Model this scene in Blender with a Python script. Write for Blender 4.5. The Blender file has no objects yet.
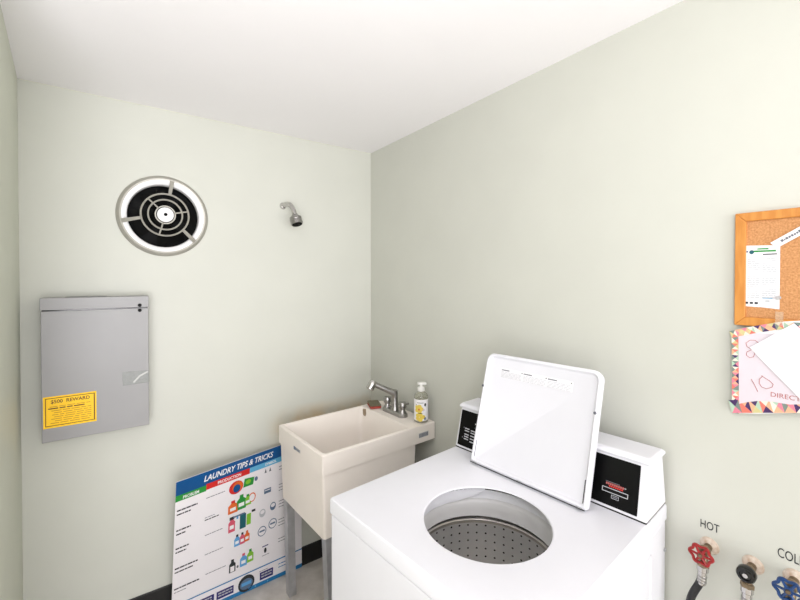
import bpy, math, random
from mathutils import Vector, Matrix
random.seed(7)
S = bpy.context.scene
COL = S.collection
R = math.radians

# ------------------------------------------------------------------ camera
cd = bpy.data.cameras.new('camera'); cam = bpy.data.objects.new('camera', cd); COL.objects.link(cam)
cam.location = (0, 0, 1.55)
cam.rotation_euler = (R(90 - .7), 0, R(-35.54))
cd.sensor_width = 36; cd.lens = 18; cd.shift_y = -16.1 / 800
cd.clip_start = .02
S.camera = cam
# ------------------------------------------------------------------ world, lights, exposure
w = bpy.data.worlds.new('world'); S.world = w; w.use_nodes = True
w.node_tree.nodes['Background'].inputs[0].default_value = (1, .98, .95, 1)
w.node_tree.nodes['Background'].inputs[1].default_value = .4

def area(name, loc, target, sx, sy, power, col):
    l = bpy.data.lights.new(name, 'AREA'); l.shape = 'RECTANGLE'; l.size = sx; l.size_y = sy
    l.energy = power; l.color = col
    o = bpy.data.objects.new(name, l); COL.objects.link(o); o.location = loc
    o.rotation_euler = (Vector(target) - Vector(loc)).to_track_quat('-Z', 'Y').to_euler()
    return o
def bulb(name, loc, r_, power, col):
    l = bpy.data.lights.new(name, 'POINT'); l.shadow_soft_size = r_; l.energy = power; l.color = col
    o = bpy.data.objects.new(name, l); COL.objects.link(o); o.location = loc; return o
area('front_fill_light', (-.1, -3.05, 1.12), (-.0, 2, 1.1), 2.4, 2.1, 76, (.955, .95, 1))  # unseen fill panel added behind the camera for soft frontal light
bl = area('bounce_fill_light', (-.42, -.50, 1.22), (-.34, .62, 2.3), .9, .9, 15.5, (.96, .95, 1)); bl.data.spread = R(140)  # upward fill added out of view to brighten the ceiling
bulb('camera_flash_light', (.0, -.26, 1.84), .14, 13, (.96, .95, 1))
S.view_settings.view_transform = 'Standard'
S.view_settings.look = 'None'
S.view_settings.gamma = 1
S.view_settings.use_curve_mapping = False
S.view_settings.exposure = 0.19

# ------------------------------------------------------------------ materials
def s2l(c):
    return tuple(((x / 255 / 12.92) if x <= 10 else ((x / 255 + .055) / 1.055) ** 2.4) for x in c)

def mat(name, rgb, rough=.5, metal=0., noise=0., scale=20., bump=0., bscale=60., coat=0., rgb2=None, **kw):
    m = bpy.data.materials.new(name); m.use_nodes = True
    nt = m.node_tree; b = nt.nodes['Principled BSDF']; L = nt.links
    c = s2l(rgb)
    b.inputs['Base Color'].default_value = (*c, 1)
    b.inputs['Roughness'].default_value = rough
    b.inputs['Metallic'].default_value = metal
    b.inputs['Coat Weight'].default_value = coat
    for k, v in kw.items(): b.inputs[k.replace('_', ' ')].default_value = v
    tc = nt.nodes.new('ShaderNodeTexCoord')
    n = nt.nodes.new('ShaderNodeTexNoise'); n.inputs['Scale'].default_value = scale; n.inputs['Detail'].default_value = 6
    L.new(tc.outputs['Object'], n.inputs['Vector'])
    rp = nt.nodes.new('ShaderNodeValToRGB')
    lo = s2l(rgb2) if rgb2 else tuple(x * (1 - noise) for x in c)
    rp.color_ramp.elements[0].position = .3; rp.color_ramp.elements[1].position = .7
    rp.color_ramp.elements[0].color = (*lo, 1); rp.color_ramp.elements[1].color = (*c, 1)
    L.new(n.outputs['Fac'], rp.inputs['Fac']); L.new(rp.outputs['Color'], b.inputs['Base Color'])
    if bump:
        n2 = nt.nodes.new('ShaderNodeTexNoise'); n2.inputs['Scale'].default_value = bscale; n2.inputs['Detail'].default_value = 5
        L.new(tc.outputs['Object'], n2.inputs['Vector'])
        bp = nt.nodes.new('ShaderNodeBump'); bp.inputs['Strength'].default_value = bump; bp.inputs['Distance'].default_value = .004
        L.new(n2.outputs['Fac'], bp.inputs['Height']); L.new(bp.outputs['Normal'], b.inputs['Normal'])
    return m

WALLC = (206, 207, 197)
M = {}
M['wall'] = mat('pale_green_paint', WALLC, .55, noise=.03, scale=5, bump=.06, bscale=45)
M['wall_lifted'] = mat('pale_green_paint_lifted', (212, 215, 199), .55, noise=.04, scale=5, bump=.06, bscale=45)  # left-side walls: same paint, colour lightened to offset the shade there
M['ceil'] = mat('ceiling_paint', (250, 248, 249), .7, noise=.015, scale=3, bump=.04, bscale=60)
M['floor'] = mat('floor_vinyl', (222, 216, 208), .45, scale=14, rgb2=(196, 189, 180), bump=.05)
M['black_rub'] = mat('black_vinyl', (9, 9, 9), .5, noise=.2)
M['enamel'] = mat('white_enamel', (229, 229, 234), .42, noise=.01)
M['enamel2'] = mat('white_plastic', (228, 228, 232), .35, noise=.01)
M['tubgrey'] = mat('tub_plastic', (205, 204, 203), .35, noise=.04, scale=8)
M['steel'] = mat('stainless_steel', (215, 210, 204), .3, 1., noise=.1, scale=6)
M['chrome'] = mat('chrome', (200, 198, 196), .18, 1., noise=.08, scale=30)
M['brushed'] = mat('brushed_nickel', (168, 166, 164), .28, 1., noise=.12, scale=60)
M['galv'] = mat('galvanised_steel', (196, 197, 200), .42, .6, noise=.25, scale=18)
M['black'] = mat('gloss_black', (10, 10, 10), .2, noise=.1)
M['panelblk'] = mat('control_panel_black', (8, 8, 9), .35, noise=.1, Specular_IOR_Level=.15)
M['dark'] = mat('dark_fan_recess', (6, 6, 6), .6, noise=.3, Specular_IOR_Level=.2)
M['blade'] = mat('fan_blade_dark', (10, 10, 9), .7, noise=.3, Specular_IOR_Level=.15)
M['whitering'] = mat('white_ring_enamel', (245, 245, 245), .3, noise=.01)
M['trimgrey'] = mat('silver_trim', (178, 175, 166), .4, .35, noise=.08)
M['sink'] = mat('cream_plastic', (249, 241, 232), .45, noise=.03, scale=7)
M['grey'] = mat('grey_enamel', (152, 151, 151), .4, noise=.04, scale=6)
M['tape'] = mat('duct_tape', (128, 130, 127), .35, .2, noise=.15, scale=50, bump=.3, bscale=120)
M['tapelight'] = mat('duct_tape_fold', (172, 172, 168), .35, .2)
M['yellow'] = mat('yellow_sticker', (255, 204, 0), .5, noise=.02)
M['brownink'] = mat('brown_ink', (105, 62, 8), .6)
M['ochre'] = mat('ochre_ink', (190, 135, 12), .6)
M['ink'] = mat('dark_ink', (38, 40, 44), .6)
M['greyink'] = mat('grey_ink', (104, 106, 114), .6)
M['paleink'] = mat('pale_ink', (188, 190, 194), .6)
M['midink'] = mat('mid_grey_ink', (160, 163, 170), .6)
M['poster'] = mat('poster_board', (240, 236, 238), .4, noise=.015)
M['blue'] = mat('poster_blue', (8, 80, 140), .35, noise=.1, scale=8)
M['green'] = mat('poster_green', (42, 146, 58), .35)
M['red'] = mat('poster_red', (208, 42, 38), .35)
M['ltblue'] = mat('poster_light_blue', (98, 176, 214), .35)
M['midblue'] = mat('poster_mid_blue', (30, 120, 176), .35)
M['navy'] = mat('poster_navy', (34, 28, 104), .4)
M['pwhite'] = mat('poster_white_ink', (240, 240, 240), .4)
M['orange'] = mat('orange_ink', (222, 104, 40), .4)
M['lime'] = mat('lime_ink', (130, 190, 50), .4)
M['teal'] = mat('teal_ink', (26, 92, 104), .4)
M['pink'] = mat('pink_ink', (214, 88, 110), .4)
M['sky'] = mat('sky_ink', (90, 160, 214), .4)
M['slate'] = mat('slate_ink', (90, 112, 140), .4)
M['wood'] = None
M['paper'] = mat('white_paper', (236, 235, 238), .6, noise=.01)
M['paper2'] = mat('lilac_white_paper', (222, 212, 219), .6, noise=.02)
M['redpen'] = mat('red_pen', (176, 96, 92), .6)
M['marker'] = mat('brown_marker', (150, 118, 108), .6)
M['redwheel'] = mat('red_painted_iron', (160, 28, 30), .3, noise=.35, scale=60)
M['bluewheel'] = mat('blue_painted_iron', (16, 62, 118), .3, noise=.35, scale=60)
M['brass'] = mat('aged_brass', (150, 132, 108), .35, .9, noise=.4, scale=50)
M['rust'] = mat('painted_rusty_escutcheon', (224, 214, 200), .5, scale=90, rgb2=(186, 160, 138))
M['hose'] = mat('black_rubber_hose', (26, 26, 28), .45, noise=.2)
M['pump'] = mat('white_pump_plastic', (246, 245, 240), .3)
M['sponge_red'] = mat('red_sponge', (178, 78, 66), .9, noise=.3, scale=80, bump=.5, bscale=200)
M['sponge_green'] = mat('green_scouring_pad', (130, 124, 100), .95, noise=.3, scale=90, bump=.6, bscale=300)
M['brownstain'] = mat('brown_residue', (170, 150, 124), .7, noise=.2, scale=40)
M['flower'] = mat('yellow_petal_ink', (244, 216, 96), .5, noise=.15, scale=80)
M['lab'] = mat('bottle_label', (246, 244, 246), .5)
M['pin'] = mat('clear_pushpin', (225, 225, 225), .15, Transmission_Weight=.6)
M['tapeclear'] = mat('clear_tape', (220, 205, 180), .25, Alpha=.35)
M['caulk'] = mat('ceiling_caulk', (222, 222, 208), .6)

def ring_panel_mat():
    m = mat('perforated_steel', (250, 249, 247), .34, 1., noise=.1, scale=6)
    nt = m.node_tree; L = nt.links; b = nt.nodes['Principled BSDF']
    src = b.inputs['Base Color'].links[0].from_socket
    uv = nt.nodes.new('ShaderNodeUVMap'); uv.uv_map = 'UVMap'
    sep = nt.nodes.new('ShaderNodeSeparateXYZ'); L.new(uv.outputs[0], sep.inputs[0])
    def mth(op, a, bb=None):
        n = nt.nodes.new('ShaderNodeMath'); n.operation = op
        for i, v in enumerate((a, bb)):
            if v is None: continue
            if isinstance(v, (int, float)): n.inputs[i].default_value = v
            else: L.new(v, n.inputs[i])
        return n.outputs[0]
    # rows 2 cm apart, columns 2 cm apart; u in metres round the drum, v in metres down it
    fu = mth('SUBTRACT', mth('FRACT', mth('MULTIPLY', sep.outputs[0], 37)), .5)
    fv = mth('SUBTRACT', mth('FRACT', mth('MULTIPLY', sep.outputs[1], 42)), .5)
    d = mth('SQRT', mth('ADD', mth('MULTIPLY', fu, fu), mth('MULTIPLY', fv, fv)))
    hole = mth('LESS_THAN', d, .115)
    mx = nt.nodes.new('ShaderNodeMix'); mx.data_type = 'RGBA'
    L.new(hole, mx.inputs[0]); L.new(src, mx.inputs[6]); mx.inputs[7].default_value = (.004, .004, .004, 1)
    L.new(mx.outputs[2], b.inputs['Base Color'])
    inv = mth('SUBTRACT', 1.0, hole)
    L.new(mth('MULTIPLY', inv, .8), b.inputs['Metallic'])
    return m
M['perf'] = ring_panel_mat()
M['perf'].node_tree.nodes['Principled BSDF'].inputs['Anisotropic'].default_value = .9
_t = M['perf'].node_tree.nodes.new('ShaderNodeTangent'); _t.direction_type = 'UV_MAP'; _t.uv_map = 'UVMap'
M['perf'].node_tree.links.new(_t.outputs[0], M['perf'].node_tree.nodes['Principled BSDF'].inputs['Tangent'])

def wood_mat():
    m = mat('honey_oak', (214, 150, 70), .4, bump=.1)
    nt = m.node_tree; L = nt.links; b = nt.nodes['Principled BSDF']
    tc = nt.nodes.new('ShaderNodeTexCoord'); mp = nt.nodes.new('ShaderNodeMapping'); mp.inputs['Scale'].default_value = (8, 8, 1.2)
    wv = nt.nodes.new('ShaderNodeTexWave'); wv.inputs['Scale'].default_value = 9; wv.inputs['Distortion'].default_value = 6
    rp = nt.nodes.new('ShaderNodeValToRGB')
    rp.color_ramp.elements[0].color = (*s2l((198, 128, 54)), 1); rp.color_ramp.elements[1].color = (*s2l((210, 144, 68)), 1)
    L.new(tc.outputs['Object'], mp.inputs['Vector']); L.new(mp.outputs[0], wv.inputs['Vector'])
    L.new(wv.outputs['Fac'], rp.inputs['Fac']); L.new(rp.outputs[0], b.inputs['Base Color'])
    return m
M['wood'] = wood_mat()
M['cork'] = mat('cork', (214, 160, 108), .9, scale=260, rgb2=(180, 122, 74), bump=.4, bscale=300)

def stained_wall():
    m = mat('pale_green_paint_stained', WALLC, .55, noise=.03, scale=5, bump=.06, bscale=45)
    nt = m.node_tree; L = nt.links; b = nt.nodes['Principled BSDF']
    src = b.inputs['Base Color'].links[0].from_socket
    geo = nt.nodes.new('ShaderNodeNewGeometry'); sep = nt.nodes.new('ShaderNodeSeparateXYZ'); L.new(geo.outputs['Position'], sep.inputs[0])
    nz = nt.nodes.new('ShaderNodeTexNoise'); nz.inputs['Scale'].default_value = 9; L.new(geo.outputs['Position'], nz.inputs['Vector'])
    def mr(s, a, bb, c, d):
        n = nt.nodes.new('ShaderNodeMapRange'); n.inputs[1].default_value = a; n.inputs[2].default_value = bb; n.inputs[3].default_value = c; n.inputs[4].default_value = d
        L.new(s, n.inputs[0]); return n.outputs[0]
    def mul(a, c):
        n = nt.nodes.new('ShaderNodeMath'); n.operation = 'MULTIPLY'; L.new(a, n.inputs[0]); L.new(c, n.inputs[1]); return n.outputs[0]
    # water stain band where the basin splashes the wall
    f = mul(mul(mr(sep.outputs[2], .88, .76, 0, 1), mr(sep.outputs[0], .62, .80, 0, 1)), mul(mr(sep.outputs[2], .60, .76, 0, 1), mr(nz.outputs[0], .35, .6, .35, 1)))
    mx = nt.nodes.new('ShaderNodeMix'); mx.data_type = 'RGBA'; L.new(f, mx.inputs[0]); L.new(src, mx.inputs[6])
    mx.inputs[7].default_value = (*s2l((206, 176, 128)), 1)
    L.new(mx.outputs[2], b.inputs['Base Color'])
    return m
M['wall_st'] = stained_wall()

def glassy(name, rgb, a):
    return mat(name, rgb, .1, Transmission_Weight=a, IOR=1.4)
M['bottle'] = glassy('clear_bottle_plastic', (246, 246, 236), .9)
M['soap'] = glassy('pale_yellow_soap', (246, 240, 206), .7)

# ------------------------------------------------------------------ mesh builder
def basis(d):
    d = Vector(d).normalized()
    u = Vector((0, 0, 1)) if abs(d.z) < .9 else Vector((1, 0, 0))
    x = d.cross(u).normalized(); y = d.cross(x).normalized()
    return x, y, d

class MB:
    def __init__(s): s.v = []; s.f = []; s.m = []; s.mats = []; s.uv = {}
    def mi(s, m):
        if m not in s.mats: s.mats.append(m)
        return s.mats.index(m)
    def add(s, vs, fs, m):
        o = len(s.v); s.v += [Vector(p) for p in vs]; k = s.mi(m)
        for f in fs: s.f.append([o + i for i in f]); s.m.append(k)
        return o
    def box(s, a, b, m, fr=None):
        x0, y0, z0 = a; x1, y1, z1 = b
        vs = [(x0, y0, z0), (x1, y0, z0), (x1, y1, z0), (x0, y1, z0), (x0, y0, z1), (x1, y0, z1), (x1, y1, z1), (x0, y1, z1)]
        if fr: vs = [fr(*p) for p in vs]
        s.add(vs, [(0, 3, 2, 1), (4, 5, 6, 7), (0, 1, 5, 4), (1, 2, 6, 5), (2, 3, 7, 6), (3, 0, 4, 7)], m)
    def loops(s, Ls, m, cap0=True, cap1=True, closed=True):
        n = len(Ls[0]); vs = [p for l in Ls for p in l]; fs = []
        for i in range(len(Ls) - 1):
            for j in range(n if closed else n - 1):
                k = (j + 1) % n; fs.append((i * n + j, i * n + k, (i + 1) * n + k, (i + 1) * n + j))
        if cap0: fs.append(tuple(reversed(range(n))))
        if cap1: fs.append(tuple((len(Ls) - 1) * n + j for j in range(n)))
        s.add(vs, fs, m)
    def cyl(s, p0, p1, r0, m, r1=None, n=24, cap=True):
        r1 = r0 if r1 is None else r1; p0, p1 = Vector(p0), Vector(p1); x, y, d = basis(p1 - p0)
        L = [[p + (x * math.cos(t) + y * math.sin(t)) * r for t in [2 * math.pi * i / n for i in range(n)]] for p, r in ((p0, r0), (p1, r1))]
        s.loops(L, m, cap, cap)
    def lathe(s, prof, m, o=(0, 0, 0), ax=(0, 0, 1), n=48, cap0=False, cap1=False, a0=0, a1=2 * math.pi, uv=False):
        o = Vector(o); x, y, d = basis(ax); full = abs(a1 - a0 - 2 * math.pi) < 1e-6
        k = n if full else n + 1
        base = len(s.f)
        L = [[o + d * h + (x * math.cos(a0 + (a1 - a0) * i / n) + y * math.sin(a0 + (a1 - a0) * i / n)) * r for i in range(k)] for r, h in prof]
        s.loops(L, m, cap0, cap1, full)
    def tube(s, pts, r, m, n=12, cap=True):
        pts = [Vector(p) for p in pts]; rs = r if isinstance(r, list) else [r] * len(pts); L = []
        up = None
        for i, p in enumerate(pts):
            t = (pts[min(i + 1, len(pts) - 1)] - pts[max(i - 1, 0)]).normalized()
            if up is None: up = basis(t)[0]
            xx = (up - t * up.dot(t)).normalized(); up = xx; yy = t.cross(xx)
            L.append([p + (xx * math.cos(2 * math.pi * j / n) + yy * math.sin(2 * math.pi * j / n)) * rs[i] for j in range(n)])
        s.loops(L, m, cap, cap)
    def ring(s, pts, r, m, n=10):      # closed tube
        pts = [Vector(p) for p in pts]; N = len(pts); vs = []; fs = []
        c = sum(pts, Vector()) / N
        nrm = (pts[0] - c).cross(pts[N // 4] - c).normalized()
        for i, p in enumerate(pts):
            t = (pts[(i + 1) % N] - pts[i - 1]).normalized(); xx = t.cross(nrm).normalized()
            for j in range(n): vs.append(p + (xx * math.cos(2 * math.pi * j / n) + nrm * math.sin(2 * math.pi * j / n)) * r)
        for i in range(N):
            for j in range(n):
                a, b = (i + 1) % N, (j + 1) % n; fs.append((i * n + j, a * n + j, a * n + b, i * n + b))
        s.add(vs, fs, m)
    def poly(s, pts2, fn, m, thick=0.):     # flat polygon through mapping fn(x,y,depth)
        n = len(pts2)
        if thick: s.loops([[fn(x, y, 0) for x, y in pts2], [fn(x, y, thick) for x, y in pts2]], m)
        else: s.add([fn(x, y, 0) for x, y in pts2], [tuple(range(n))], m)
    def rect(s, x0, y0, x1, y1, fn, m, nx=1):
        for i in range(nx):
            a, b = x0 + (x1 - x0) * i / nx, x0 + (x1 - x0) * (i + 1) / nx
            s.poly([(a, y0), (b, y0), (b, y1), (a, y1)], fn, m)
    def text(s, txt, x0, y0, wd, ht, fn, m, bold=0., shear=0., wiggle=0.):
        cu = bpy.data.curves.new('lettering', 'FONT'); cu.body = txt; cu.offset = bold; cu.shear = shear; cu.resolution_u = 3
        ob = bpy.data.objects.new('lettering', cu); COL.objects.link(ob)
        bpy.context.view_layer.update()
        me = bpy.data.meshes.new_from_object(ob.evaluated_get(bpy.context.evaluated_depsgraph_get()))
        xs = [v.co.x for v in me.vertices]; ys = [v.co.y for v in me.vertices]
        ax, bx, ay, by = min(xs), max(xs), min(ys), max(ys)
        vs = [fn(x0 + (v.co.x - ax) / (bx - ax) * wd, y0 + (v.co.y - ay) / (by - ay) * ht, 0) for v in me.vertices]
        s.add(vs, [tuple(p.vertices) for p in me.polygons], m)
        bpy.data.objects.remove(ob); bpy.data.curves.remove(cu); bpy.data.meshes.remove(me)
    def build(s, name, parent=None, bevel=0, seg=2, smooth=True, ang=35):
        me = bpy.data.meshes.new(name); me.from_pydata([tuple(p) for p in s.v], [], s.f); me.update()
        for m in s.mats: me.materials.append(m)
        me.polygons.foreach_set('material_index', s.m)
        if smooth:
            me.shade_smooth(); me.set_sharp_from_angle(angle=R(ang))
        ob = bpy.data.objects.new(name, me); COL.objects.link(ob)
        if parent: ob.parent = parent
        if bevel:
            md = ob.modifiers.new('bevel', 'BEVEL'); md.width = bevel; md.segments = seg; md.limit_method = 'ANGLE'; md.angle_limit = R(40)
            md.harden_normals = False
        return ob

def fixnormals(ob):
    import bmesh
    b = bmesh.new(); b.from_mesh(ob.data); bmesh.ops.recalc_face_normals(b, faces=b.faces); b.to_mesh(ob.data); b.free(); return ob

def thing(name, label, cat, loc=(0, 0, 0), rz=0, group=None):
    o = bpy.data.objects.new(name, None); COL.objects.link(o); o.empty_display_size = .05
    o.location = loc; o.rotation_euler = (0, 0, rz); o['label'] = label; o['category'] = cat
    if group: o['group'] = group
    return o
def tag(o, label, cat, group=None):
    o['label'] = label; o['category'] = cat
    if group: o['group'] = group
    return o
def struct(o): o['kind'] = 'structure'; return o
def rrect(x0, y0, x1, y1, r, k=6):
    P = []
    rs = r if isinstance(r, (list, tuple)) else [r] * 4
    for (cx, cy, a), rr in zip(((x1, y0, -90), (x1, y1, 0), (x0, y1, 90), (x0, y0, 180)), rs):
        sx = -1 if cx == x1 else 1; sy = -1 if cy == y1 else 1
        for i in range(k + 1):
            t = R(a + 90 * i / k); P.append((cx + sx * rr + rr * math.cos(t), cy + sy * rr + rr * math.sin(t)))
    return P

# ------------------------------------------------------------------ room
XB, YA, ZC = 1.2575, 2.0625, 2.303
T = .12
FX, FZ, FR = .183, 1.829, .150       # fan hole
# back wall with a real round opening for the fan: square frame of quads around a circle
def wall_with_hole():
    b = MB(); n = 64
    x0, x1, z0, z1 = -.45, XB + T, -.02, ZC + .02
    def outer(t):
        c, s_ = math.cos(t), math.sin(t); k = []
        if c > 1e-9: k.append((x1 - FX) / c)
        if c < -1e-9: k.append((x0 - FX) / c)
        if s_ > 1e-9: k.append((z1 - FZ) / s_)
        if s_ < -1e-9: k.append((z0 - FZ) / s_)
        q = min(k); return (FX + c * q, FZ + s_ * q)
    ang = sorted([2 * math.pi * i / n for i in range(n)] + [math.atan2(z - FZ, x - FX) % (2 * math.pi) for x in (x0, x1) for z in (z0, z1)])
    inn = [(FX + FR * math.cos(t), FZ + FR * math.sin(t)) for t in ang]; out = [outer(t) for t in ang]
    L = [[(x, YA + T, z) for x, z in inn], [(x, YA, z) for x, z in inn], [(x, YA, z) for x, z in out], [(x, YA + T, z) for x, z in out], [(x, YA + T, z) for x, z in inn]]
    b.loops(L, M['wall_st'], False, False)
    o = fixnormals(b.build('wall_back', smooth=False)); return o
struct(wall_with_hole())
def sbox(name, a, b_, m):
    b = MB(); b.box(a, b_, m); return struct(b.build(name, smooth=False))
wr = sbox('wall_right', (XB, -3.2, -.02), (XB + T, YA, ZC + .02), M['wall'])
b = MB()   # left wall runs a few degrees off square
lx0, ly0, lx1, ly1 = -.291, YA, -.221, 1.2
b.loops([[(lx0, ly0, z), (lx1, ly1, z), (lx1 - T, ly1 - .0, z), (lx0 - T, ly0, z)] for z in (-.02, ZC + .02)], M['wall_lifted'])
struct(fixnormals(b.build('wall_left', smooth=False)))
sbox('wall_near_left', (-1.5, 1.2, -.02), (-.341, 1.32, ZC + .02), M['wall_lifted'])
sbox('wall_far_left', (-1.62, -3.2, -.02), (-1.5, 1.32, ZC + .02), M['wall'])
sbox('wall_front', (-1.62, -3.32, -.02), (XB + T, -3.2, ZC + .02), M['wall'])
sbox('floor', (-1.62, -3.32, -.1), (XB + T, YA + T, 0), M['floor'])
sbox('ceiling', (-1.62, -3.32, ZC), (XB + T, YA + T, ZC + .1), M['ceil'])
# black vinyl base; the stretch left of the basin stands taller
b = MB(); b.loops([[(x, YA - d, z) for d, z in ((0, 0), (.012, 0), (.008, .012), (.006, h - .004), (.003, h), (0, h))] for x, h in ((-.29, .172), (.42, .172), (.421, .096), (XB, .096))], M['black_rub'])
struct(fixnormals(b.build('baseboard_back', smooth=False)))
b = MB(); b.loops([[(XB - d, y, z) for d, z in ((0, 0), (.010, 0), (.006, .012), (.005, .092), (.002, .096), (0, .096))] for y in (-3.2, YA - .013)], M['black_rub'])
struct(fixnormals(b.build('baseboard_right', smooth=False)))
# caulk bead along the ceiling, left side and back
b = MB(); b.tube([(-.285, YA - .002, ZC - .002), (XB, YA - .002, ZC - .002)], .0018, M['caulk'], 8)
struct(b.build('trim_1'))

# hand lettered words on the right wall
def wl(x, y, d): return Vector((XB - .0006 - d, -x, y))
b = MB(); b.text('HOT', -.3925, .895, .0405, .0215, lambda x, y, d: wl(x, y + (x + .3925) * .05, d), M['ink'], bold=.004)
o = b.build('lettering', wr, smooth=False); o['label'] = 'black hand-painted word HOT'
b = MB(); b.text('COLD', -.2415, .902, .049, .0225, lambda x, y, d: wl(x, y, d), M['ink'], bold=.004)
o = b.build('lettering', wr, smooth=False); o['label'] = 'black hand-painted word COLD'

# ------------------------------------------------------------------ exhaust fan
fan = thing('exhaust_fan', 'round chrome and white wall exhaust fan with concentric ring grille', 'fan', (FX, YA, FZ - .175))
FC = (0, 0, .175)   # local: -y towards the room
ax = (0, -1, 0)
b = MB(); b.lathe([(.148, -.10), (.148, .0)], M['dark'], FC, ax, 64); b.lathe([(.001, -.10), (.148, -.10)], M['dark'], FC, ax, 64)
fixnormals(b.build('housing', fan))
b = MB(); b.lathe([(.155, .0005), (.1775, .0005), (.1775, .004), (.172, .012), (.164, .017), (.158, .016), (.158, .003)], M['trimgrey'], FC, ax, 96)
b.build('trim_ring', fan)
b = MB(); b.lathe([(.158, .015), (.150, .013), (.139, .004), (.136, -.012), (.1365, -.02), (.1478, -.02), (.1478, .0)], M['whitering'], FC, ax, 96)
b.build('inner_ring', fan)
b = MB()
b.cyl((0, .095, .175), (0, .03, .175), .045, M['blade'], n=32)
b.build('motor', fan, bevel=.004)
for k in range(4):
    b = MB(); pr = []
    a0 = k * math.pi / 2 + .3; L = []
    for i in range(7):
        r_ = .03 + .1 * i / 6; sp = .32 + .25 * math.sin(i / 6 * 2.6)
        L.append([(r_ * math.cos(a0 + t * sp), .045 + t * .022 + dd, .175 + r_ * math.sin(a0 + t * sp)) for t, dd in ((-1, 0), (1, 0), (1, .002), (-1, .002))])
    b.loops(L, M['blade']); fixnormals(b.build('blade', fan))
def fp(a, r_, off): return Vector((r_ * math.cos(a), -off, .175 + r_ * math.sin(a)))
g = MB()
for r_, off, tr in ((.0905, .050, .0034), (.0645, .056, .0032)):
    g.lathe([(r_ - tr, off - .003), (r_ - tr, off + .002), (r_, off + .0045), (r_ + tr, off + .002), (r_ + tr, off - .003), (r_ - tr, off - .003)], M['trimgrey'], FC, ax, 80)
g.build('grille_ring', fan)
for a in (79, 192, 318):
    a = R(a); g = MB(); t = Vector((-math.sin(a), 0, math.cos(a)))
    L = []
    for r_, off, wd in ((.089, .050, .0062), (.125, .036, .0072), (.162, .015, .0092)):
        c = fp(a, r_, off); L.append([c - t * wd + Vector((0, .003, 0)), c + t * wd + Vector((0, .003, 0)), c + t * wd - Vector((0, .002, 0)), c - t * wd - Vector((0, .002, 0))])
    g.loops(L, M['trimgrey']); fixnormals(g.build('outer_spoke', fan, bevel=.001))
for a in (135, 14, 255):
    a = R(a); g = MB(); g.tube([fp(a, .036, .056), fp(a, .065, .056), fp(a, .0905, .050)], .0032, M['trimgrey'], 8)
    g.build('inner_spoke', fan)
g = MB(); g.lathe([(.0365, .044), (.0405, .050), (.0395, .056), (.0355, .056), (.035, .048)], M['trimgrey'], FC, ax, 48); g.build('hub_ring', fan)
g = MB(); g.lathe([(.0315, .046), (.0315, .058), (.027, .061), (.010, .063), (.0001, .063)], M['whitering'], FC, ax, 48)
hb = g.build('hub_cap', fan)
g = MB(); g.lathe([(.0070, .062), (.0070, .065), (.005, .0675), (.0001, .068)], M['blade'], FC, ax, 16); g.build('screw', hb)
for a, r_ in ((100, .128), (330, .118)):
    c = fp(R(a), r_, -.03)
    g = MB(); g.cyl(c + Vector((0, .01, 0)), c, .005, M['blade'], n=12); g.cyl(c + Vector((0, .06, 0)), c + Vector((0, .01, 0)), .003, M['trimgrey'], n=8); g.build('bracket_screw', fan)

# ------------------------------------------------------------------ shower head
sh = thing('shower_head', 'small chrome shower head on a short bent arm high on back wall', 'shower head', (.721, YA, 1.932))
g = MB(); g.lathe([(.0001, .012), (.012, .012), (.014, .008), (.018, .0005)], M['chrome'], (0, 0, 0), (0, -1, 0), 24, cap1=True); g.build('flange', sh)
pts = []
for i in range(13):
    t = i / 12; pts.append((.002 + .030 * t, -.008 - .085 * math.sin(t * 1.35), .002 - .068 * t ** 2.2 + .010 * math.sin(t * math.pi)))
g = MB(); g.tube(pts, .012, M['chrome'], 14); g.build('shower_arm', sh)
p = Vector(pts[-1]); dr = Vector((.10, -.35, -1)).normalized()
g = MB(); g.lathe([(.0001, -.012), (.016, -.012), (.018, -.004), (.026, .000), (.031, .004), (.031, .018), (.0285, .020), (.031, .022), (.031, .038), (.028, .042), (.0001, .042)], M['brushed'], p, dr, 12)
hd = g.build('nozzle', sh, bevel=.001)
g = MB(); g.lathe([(.0001, .0435), (.024, .0435), (.026, .042)], M['blade'], p, dr, 24); g.build('spray_face', hd)

# ------------------------------------------------------------------ grey wall box
gb = thing('wall_box', 'grey metal wall box with yellow reward sticker, below the round fan', 'box', (-.0535, YA, .942))
W2 = .1685
g = MB(); g.box((-W2, -.1, 0), (W2, -.0005, .488), M['grey']); body = g.build('cabinet_body', gb, bevel=.002)
g = MB(); g.box((-W2 - .002, -.1025, .4925), (W2 + .001, -.0005, .537), M['grey']); g.box((-.10, -.07, .537), (.03, -.01, .5395), M['grey']); g.build('lid', gb, bevel=.002)
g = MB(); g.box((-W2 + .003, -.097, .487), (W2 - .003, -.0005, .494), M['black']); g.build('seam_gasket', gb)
for z in (.5005, .4795):
    g = MB(); g.cyl((.138, -.100, z), (.138, -.1065, z), .0068, M['dark'], n=16); g.build('screw', gb, bevel=.001)
g = MB(); g.box((.0, -.075, -.006), (.03, -.05, .001), M['black']); g.build('bottom_latch', gb)
g = MB()
def bf(off): return lambda x, y, d: Vector((x, -.1 - off - d, y))
st = MB(); SX0, SX1, SZ0, SZ1 = -.164, -.0065, .052, .170
st.rect(SX0, SZ0, SX1, SZ1, bf(.0004), M['yellow'])
for x0, y0, x1, y1 in ((SX0 + .006, SZ0 + .007, SX1 - .005, SZ0 + .0095), (SX0 + .006, SZ1 - .0085, SX1 - .005, SZ1 - .006), (SX0 + .006, SZ0 + .007, SX0 + .0085, SZ1 - .006), (SX1 - .0085, SZ0 + .007, SX1 - .005, SZ1 - .006)):
    st.rect(x0, y0, x1, y1, bf(.0007), M['brownink'])
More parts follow.
